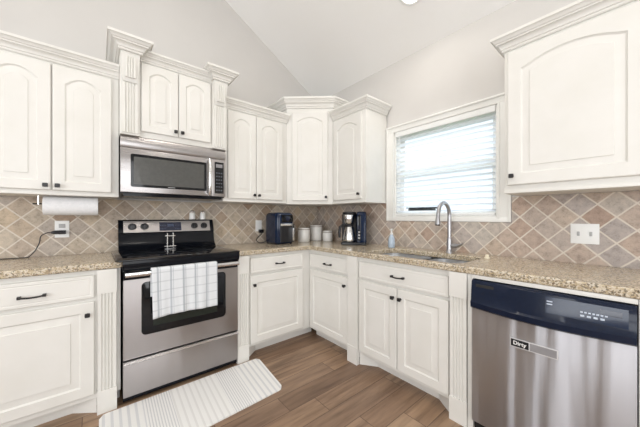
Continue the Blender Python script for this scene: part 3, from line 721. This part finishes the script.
# ---------------------------------------------------------------- window blind
t = thing('window_blind', 'white horizontal slat blind filling the window above the sink', 'blind', (.035, -1.643, 1.23))
bm = B(); box(bm, -.012, .040, -2.0695, -1.2165, 1.995, 2.0435); make('headrail', bm, 'white_plastic', t, bev=.002)
bm = B(); box(bm, -.009, .038, -2.068, -1.218, 1.2275, 1.244); make('bottom_rail', bm, 'white_plastic', t, bev=.003)
nsl = 16; sl0 = None
for i in range(nsl):
    z = 1.266+i*.0462; bm = B(); tilt = math.radians(-14); rs = []
    for (q, h) in ((-.024, 0), (-.012, .0022), (0, .003), (.012, .0022), (.024, 0), (.024, -.0025), (0, .0005), (-.024, -.0025)):
        rs.append((.014+q*math.cos(tilt)-h*math.sin(tilt), z+q*math.sin(tilt)+h*math.cos(tilt)))
    rings(bm, [[(x, y, zz) for x, zz in rs] for y in (-2.067, -1.219)]); make('slat', bm, 'slat', t, smooth=60)
for y in (-1.33, -1.643, -1.955):
    bm = B(); tube(bm, [(-.0110, y, 1.235), (-.0110, y, 1.995)], .0014, 6); tube(bm, [(.0390, y, 1.245), (.0390, y, 1.995)], .0014, 6); make('ladder_cord', bm, 'white_plastic', t)
bm = B(); tube(bm, [(-.0185, -1.262, 1.99), (-.0185, -1.262, 1.50)], .004, 8); make('tilt_wand', bm, 'white_plastic', t)

# outside
bm = B(); box(bm, .14, 14, -10, 8, -.25, -.15); o = make('lawn', bm, 'grass'); o['kind'] = 'structure'

t = thing('storage_box', 'dark box outdoors glimpsed low through the blind at its left end', 'box', (3.2, .33, -.15))
bm = B(); box(bm, 3.0, 3.5, .14, .52, -.149, 1.40); make('body', bm, 'shed', t, bev=.01)
bm = B(); box(bm, 2.97, 3.53, .11, .55, 1.402, 1.45); make('lid', bm, 'shed', t, bev=.01)

# ---------------------------------------------------------------- faucet, soap, cap
FX, FY = -.100, -1.778
t = thing('faucet', 'brushed nickel gooseneck pull-down faucet behind the sink', 'faucet', (FX, FY, .928))
bm = B(); lathe(bm, (FX, FY, .9283), [(.030, 0), (.030, .006), (.022, .012), (.0195, .04), (.0195, .105), (.017, .115)], 20); make('base', bm, 'chrome', t, smooth=50)
pts = [(FX, FY, 1.043), (FX, FY, 1.12), (FX, FY, 1.225)]
for i in range(1, 13):
    a = math.pi*i/13*1.0; pts.append((FX-.092+.092*math.cos(a), FY, 1.225+.098*math.sin(a)))
pts += [(FX-.186, FY, 1.222)]
bm = B(); tube(bm, pts, .0145, 14); make('neck', bm, 'chrome', t, smooth=60)
bm = B(); tube(bm, [(FX-.186, FY, 1.2218), (FX-.188, FY, 1.205), (FX-.191, FY, 1.18), (FX-.194, FY, 1.155)], [.0135, .0155, .018, .020], 16)
hd = make('spray_head', bm, 'chrome', t, smooth=60)
bm = B(); tube(bm, [(FX-.194, FY, 1.1548), (FX-.1945, FY, 1.148)], [.017, .016], 14); make('nozzle', bm, 'silicone', hd)
bm = B(); tube(bm, [(FX, FY-.0170, .985), (FX, FY-.062, .985)], .0175, 16); tube(bm, [(FX-.002, FY-.060, .985), (FX-.006, FY-.076, .992), (FX-.014, FY-.105, 1.004)], [.012, .0095, .007], 12); make('lever', bm, 'chrome', t, smooth=60)

t = thing('soap_bottle', 'clear soap bottle with pale blue liquid and white pump beside the sink', 'bottle', (-.165, -1.278, .928))
bx, by = -.165, -1.278
bm = B(); lathe(bm, (bx, by, .9285), [(.024, 0), (.030, .004), (.032, .05), (.029, .085), (.018, .110), (.011, .122)], 20); make('bottle', bm, 'liquid', t, smooth=50)
bm = B(); lathe(bm, (bx, by, 1.051), [(.013, 0), (.013, .016), (.006, .018), (.005, .040), (.010, .042), (.010, .052)], 14); tube(bm, [(bx, by, 1.098), (bx-.032, by-.012, 1.096)], [.006, .004], 8); make('pump', bm, 'white_plastic', t, smooth=50)
bm = B(); cx_, cy_ = -.215, -2.085
lathe(bm, (cx_, cy_, .9285), [(.018, 0), (.018, .006), (.012, .010), (.012, .022), (.008, .026)], 16); tag(make('hole_cap', bm, 'cream', smooth=50), 'tiny cream cap on the granite just right of the sink', 'cap')

# ---------------------------------------------------------------- air fryer
t = thing('air_fryer', 'boxy blue-black air fryer with silver handle on the corner of the granite', 'air fryer', (-.780, -.265, .928))
def rbox(bm, x0, x1, y0, y1, levels, r):
    rings(bm, [[(x, y, z) for x, y in rrect(x0+i_, x1-i_, y0+i_, y1-i_, r)] for z, i_ in levels])
bm = B(); rbox(bm, -.885, -.672, -.400, -.130, ((.9345, .012), (.942, .004), (.955, 0), (1.20, .0), (1.228, .006), (1.240, .020), (1.243, .04)), .045); make('body', bm, 'navy_black', t, smooth=50)
for fx in (-.86, -.70):
    for fy in (-.37, -.16): bm = B(); lathe(bm, (fx, fy, .9283), [(.012, 0), (.012, .0063)], 12); make('foot', bm, 'silicone', t)
bm = B(); rbox(bm, -.852, -.684, -.4115, -.385, ((.950, .0), (1.108, .0)), .008); bk = make('basket_drawer', bm, 'black_plastic', t, smooth=40)
bm = B(); box(bm, -.726, -.702, -.4445, -.4120, .965, 1.090); make('handle', bm, 'steel_light', bk, bev=.005)
bm = B(); box(bm, -.852, -.684, -.4150, -.3990, 1.110, 1.133); make('trim_band', bm, 'steel_light', t, bev=.002)
bm = B(); box(bm, -.835, -.700, -.4075, -.3995, 1.145, 1.218); cp = make('control_panel', bm, 'black_glass', t, bev=.003)
bm = B(); lathe(bm, (-.765, -.4077, 1.182), [(.024, 0), (.024, -.0012), (.020, -.0016)], 24, 'y'); make('dial', bm, 'display', cp)
t.location.x += .022; t.scale = (1, 1, 1.055)
# cord from fryer to the outlet
def curve_cord(name, pts, r, mat, label, parent=None):
    sm = []
    P = [Vector(p) for p in pts]
    for i in range(len(P)-1):
        p0, p1, p2, p3 = P[max(i-1, 0)], P[i], P[i+1], P[min(i+2, len(P)-1)]
        for k in range(6):
            s_ = k/6; sm.append(.5*((2*p1)+(-p0+p2)*s_+(2*p0-5*p1+4*p2-p3)*s_*s_+(-p0+3*p1-3*p2+p3)*s_**3))
    sm.append(P[-1]); bm = B(); tube(bm, sm, r, 8); o = make(name, bm, mat, parent, smooth=60)
    return o if parent is not None else tag(o, label, 'cord')
curve_cord('power_cord', [(-.874, -.047, 1.045), (-.885, -.065, 1.02), (-.935, -.07, .985), (-.955, -.08, .955), (-.930, -.10, .934), (-.885, -.11, .934), (-.870, -.122, .945), (-.856, -.129, .95)], .0042, 'black_plastic', None, t)
bm = B(); fbox(bm, BK, -.900, -.848, 1.030, 1.066, .0165, .046); make('plug', bm, 'black_plastic', bpy.data.objects['power_cord'], bev=.004)

# ---------------------------------------------------------------- canisters
def canister(x, y, R_, H, label):
    t = thing('canister', label, 'canister', (x, y, .9285), 0, 'white canisters in the counter corner')
    bm = B(); lathe(bm, (x, y, .9288), [(R_-.004, 0), (R_, .004), (R_, H-.004), (R_-.003, H)], 32); make('jar', bm, 'ceramic', t, smooth=50)
    bm = B(); lathe(bm, (x, y, .9291+H), [(R_-.001, 0), (R_+.001, .003), (R_-.001, .014), (R_-.012, .018), (.010, .019)], 32); make('lid', bm, 'ceramic', t, smooth=50)
    bm = B(); lathe(bm, (x, y, .9291+H), [(R_+.0012, -.004), (R_+.0016, -.003), (R_+.0016, 0), (R_+.0012, .001)], 32); make('seal', bm, 'wood', t, smooth=50)
canister(-.425, -.262, .070, .142, 'white canister nearest the air fryer')
canister(-.200, -.212, .075, .168, 'tallest white canister, middle of the three')
canister(-.155, -.372, .059, .106, 'smallest white canister, the one nearest the coffee maker')

# ---------------------------------------------------------------- coffee maker (built facing local -y, then turned)
t = thing('coffee_maker', 'black drip coffee maker with stainless thermal carafe', 'coffee maker', (-.195, -.835, .9285), math.radians(-50))
def mk(n, bm, m_, p=t, **k): return make(n, bm, m_, p, local=True, **k)
bm = B(); rbox(bm, -.125, .125, -.115, .105, ((0, .006), (.006, 0), (.022, 0), (.026, .004)), .02); mk('base', bm, 'black_plastic', smooth=40)
bm = B(); rbox(bm, .030, .125, -.095, .105, ((.0265, 0), (.300, 0), (.316, .006), (.320, .018)), .018); tw = mk('water_tank', bm, 'navy_black', smooth=40)
bm = B(); rbox(bm, -.125, .0295, .030, .105, ((.0265, 0), (.290, 0), (.300, .006)), .012); mk('back_column', bm, 'black_plastic', smooth=40)
bm = B(); box(bm, .040, .068, -.1010, -.0955, .045, .285); cp = mk('control_panel', bm, 'black_glass', tw, bev=.002)
for i in range(3): bm = B(); box(bm, .045, .063, -.1035, -.1012, .060+i*.028, .076+i*.028); mk('button', bm, 'toggle', cp)
bm = B(); box(bm, .044, .064, -.1032, -.1012, .150, .185); mk('display', bm, 'display', cp)
bm = B(); lathe(bm, (-.048, -.038, .205), [(.038, 0), (.044, .01), (.058, .085), (.056, .088)], 28); mk('filter_basket', bm, 'steel_light', smooth=50)
bm = B(); lathe(bm, (-.045, -.035, .2935), [(.068, 0), (.070, .004), (.070, .020), (.050, .026)], 28); mk('lid', bm, 'black_plastic', smooth=50)
ca = thing('coffee_carafe', 'stainless carafe with black handle on the coffee maker plate', 'carafe', t.location, t.rotation_euler.z)
bm = B(); lathe(bm, (-.045, -.038, .0268), [(.058, 0), (.062, .006), (.062, .03), (.050, .11), (.040, .138), (.038, .146)], 28); mk('jug', bm, 'steel_light', ca, smooth=50)
bm = B(); lathe(bm, (-.045, -.038, .1731), [(.041, 0), (.043, .006), (.040, .020), (.03, .026)], 24); mk('lid', bm, 'black_plastic', ca, smooth=50)
bm = B(); tube(bm, [(-.080, -.052, .184), (-.112, -.075, .186), (-.134, -.090, .170), (-.140, -.094, .12), (-.138, -.092, .07)], [.013, .015, .015, .014, .011], 10); mk('handle', bm, 'black_plastic', ca, smooth=50)

t.scale = (1.03, 1.03, 1.06); ca.scale = (1.03, 1.03, 1.06)

# ---------------------------------------------------------------- paper towels
t = thing('paper_towel_holder', 'black rod paper towel holder fixed below the left wall cabinet', 'holder', (-2.42, -.2, 1.356))
bm = B(); tube(bm, [(-2.605, -.2, 1.300), (-2.280, -.2, 1.300)], .0045, 8); mk2 = make('rod', bm, 'black_hw', t)
bm = B(); box(bm, -2.580, -2.574, -.222, -.178, 1.296, 1.3555); make('bracket', bm, 'steel_light', t)
t = thing('paper_towel_roll', 'white paper towel roll hanging under the left wall cabinet', 'paper towel', (-2.41, -.2, 1.226))
bm = B(); rings(bm, [[(x, -.2+r*math.cos(a_*math.pi/20), 1.2885+r*math.sin(a_*math.pi/20)) for a_ in range(40)] for x, r in ((-2.552, .022), (-2.554, .062), (-2.552, .064), (-2.273, .064), (-2.271, .062), (-2.273, .022))], cap0=False, cap1=False); make('sheets', bm, 'paper', t, smooth=40)
bm = B(); rings(bm, [[(x, -.2+r*math.cos(a_*math.pi/12), 1.2885+r*math.sin(a_*math.pi/12)) for a_ in range(24)] for x, r in ((-2.552, .0215), (-2.273, .0215), (-2.273, .0195), (-2.552, .0195), (-2.552, .0215))], cap0=False, cap1=False); make('core', bm, 'wood', t)

# ---------------------------------------------------------------- outlets and switch
def plate(fr, u, z, w_, h_, label, name, cat, marks):
    o0 = fr.P(u, z, .011); t = thing(name, label, cat, o0)
    bm = B(); fbox(bm, fr, u-w_/2, u+w_/2, z-h_/2, z+h_/2, .0113, .016); make('plate', bm, 'white_plastic', t, bev=.0015)
    for (a, c, q, h, m_) in marks:
        bm = B(); fbox(bm, fr, u+a-c/2, u+a+c/2, z+q-h/2, z+q+h/2, .0162, .0185); make('toggle' if name == 'light_switch' else 'socket', bm, m_, t, bev=.0006)
plate(BK, -2.477, 1.122, .079, .124, 'white wall outlet with a black plug under the paper towel roll', 'wall_outlet', 'outlet', ((0, .036, .024, .030, 'toggle'), (0, .036, -.024, .030, 'toggle')))
plate(BK, -.874, 1.115, .075, .124, 'white wall outlet left of the air fryer', 'wall_outlet', 'outlet', ((0, .036, .026, .030, 'white_plastic'),))
plate(RT, -2.541, 1.1105, .124, .121, 'white double switch plate on the tile right of the window', 'light_switch', 'switch', ((.027, .012, 0, .026, 'toggle'), (-.027, .012, 0, .026, 'toggle')))
cord = curve_cord('charging_cable', [(-2.536, -.030, 1.100), (-2.555, -.032, 1.098), (-2.585, -.035, 1.075), (-2.592, -.04, 1.03), (-2.612, -.05, .975), (-2.640, -.055, .938), (-2.660, -.055, .9325), (-2.74, -.05, .932), (-2.86, -.045, .932)], .0030, 'black_plastic', 'thin black cable with plug drooping from the outlet to the left countertop')
bm = B(); tube(bm, [(-2.535, -.030, 1.100), (-2.515, -.030, 1.100), (-2.455, -.030, 1.101)], [.006, .014, .014], 10); box(bm, -2.478, -2.458, -.028, -.0190, 1.088, 1.112)
make('plug', bm, 'black_plastic', cord, smooth=50)

# ---------------------------------------------------------------- floor mat
bm = B(); uvl = bm.loops.layers.uv.new('UVMap')
c00, c10, c11, c01 = Vector((-2.268, -.668)), Vector((-1.212, -.668)), Vector((-1.262, -1.150)), Vector((-2.275, -1.190))
def bil(u, v): return c00*(1-u)*(1-v)+c10*u*(1-v)+c11*u*v+c01*(1-u)*v
loop = rrect(0, 1, 0, 1, .04, 5); loop = [(u if True else 0, v) for u, v in loop]
loop = [(max(0, min(1, u)), max(0, min(1, v))) for u, v in [(.5+(u-.5), .5+(v-.5)) for u, v in loop]]
NX, NY = 52, 8; G = []
for i in range(NX+1):
    rowv = []
    for j in range(NY+1):
        u, v = i/NX, j/NY
        # rounded corners
        du = min(u, 1-u)*1.05; 
        if du < .035: e = (.035-math.sqrt(max(0, .035**2-(.035-du)**2)))/.49; v = e+(1-2*e)*v
        p_ = bil(u, v); rowv.append(bm.verts.new((p_.x, p_.y, .0085)))
    G.append(rowv)
for i in range(NX):
    for j in range(NY):
        f = bm.faces.new((G[i][j], G[i+1][j], G[i+1][j+1], G[i][j+1]))
        for lp, (a, c) in zip(f.loops, ((i, j), (i+1, j), (i+1, j+1), (i, j+1))): lp[uvl].uv = (a/NX*1.04, c/NY*.49)
r = bmesh.ops.extrude_face_region(bm, geom=list(bm.faces)); bmesh.ops.translate(bm, verts=[v_ for v_ in r['geom'] if isinstance(v_, bmesh.types.BMVert)], vec=(0, 0, -.008))
o = make('kitchen_mat', bm, 'mat', None, smooth=40); tag(o, 'white kitchen mat with grey stripes lying on the floor before the stove', 'mat')

# ---------------------------------------------------------------- recessed light
lx, ly = -.392, -1.612; lz = HW-SL*lx
area('recessed_lamp', (lx-.01, ly, lz-.03), (lx-.35, ly, lz-.8), 0.13, 0.13, 4, (1.0, 0.95, 0.88))
t = thing('recessed_light', 'round recessed ceiling light glowing above the window', 'light', (lx, ly, lz))
sl = math.atan(SL); rot = Matrix.Rotation(sl, 4, 'Y')
bm = B(); rings(bm, [[(r*math.cos(a_*math.pi/16), r*math.sin(a_*math.pi/16), z) for a_ in range(32)] for r, z in ((.075, -.001), (.098, -.001), (.098, -.006), (.080, -.010), (.075, -.006))], cap0=False, cap1=False); bmesh.ops.transform(bm, matrix=rot, verts=bm.verts); make('trim_ring', bm, 'white_plastic', t, local=True)
bm = B(); lathe(bm, (0, 0, -.006), [(.074, 0), (.074, .003)], 32); bmesh.ops.transform(bm, matrix=rot, verts=bm.verts); make('lens', bm, 'lamp', t, local=True)
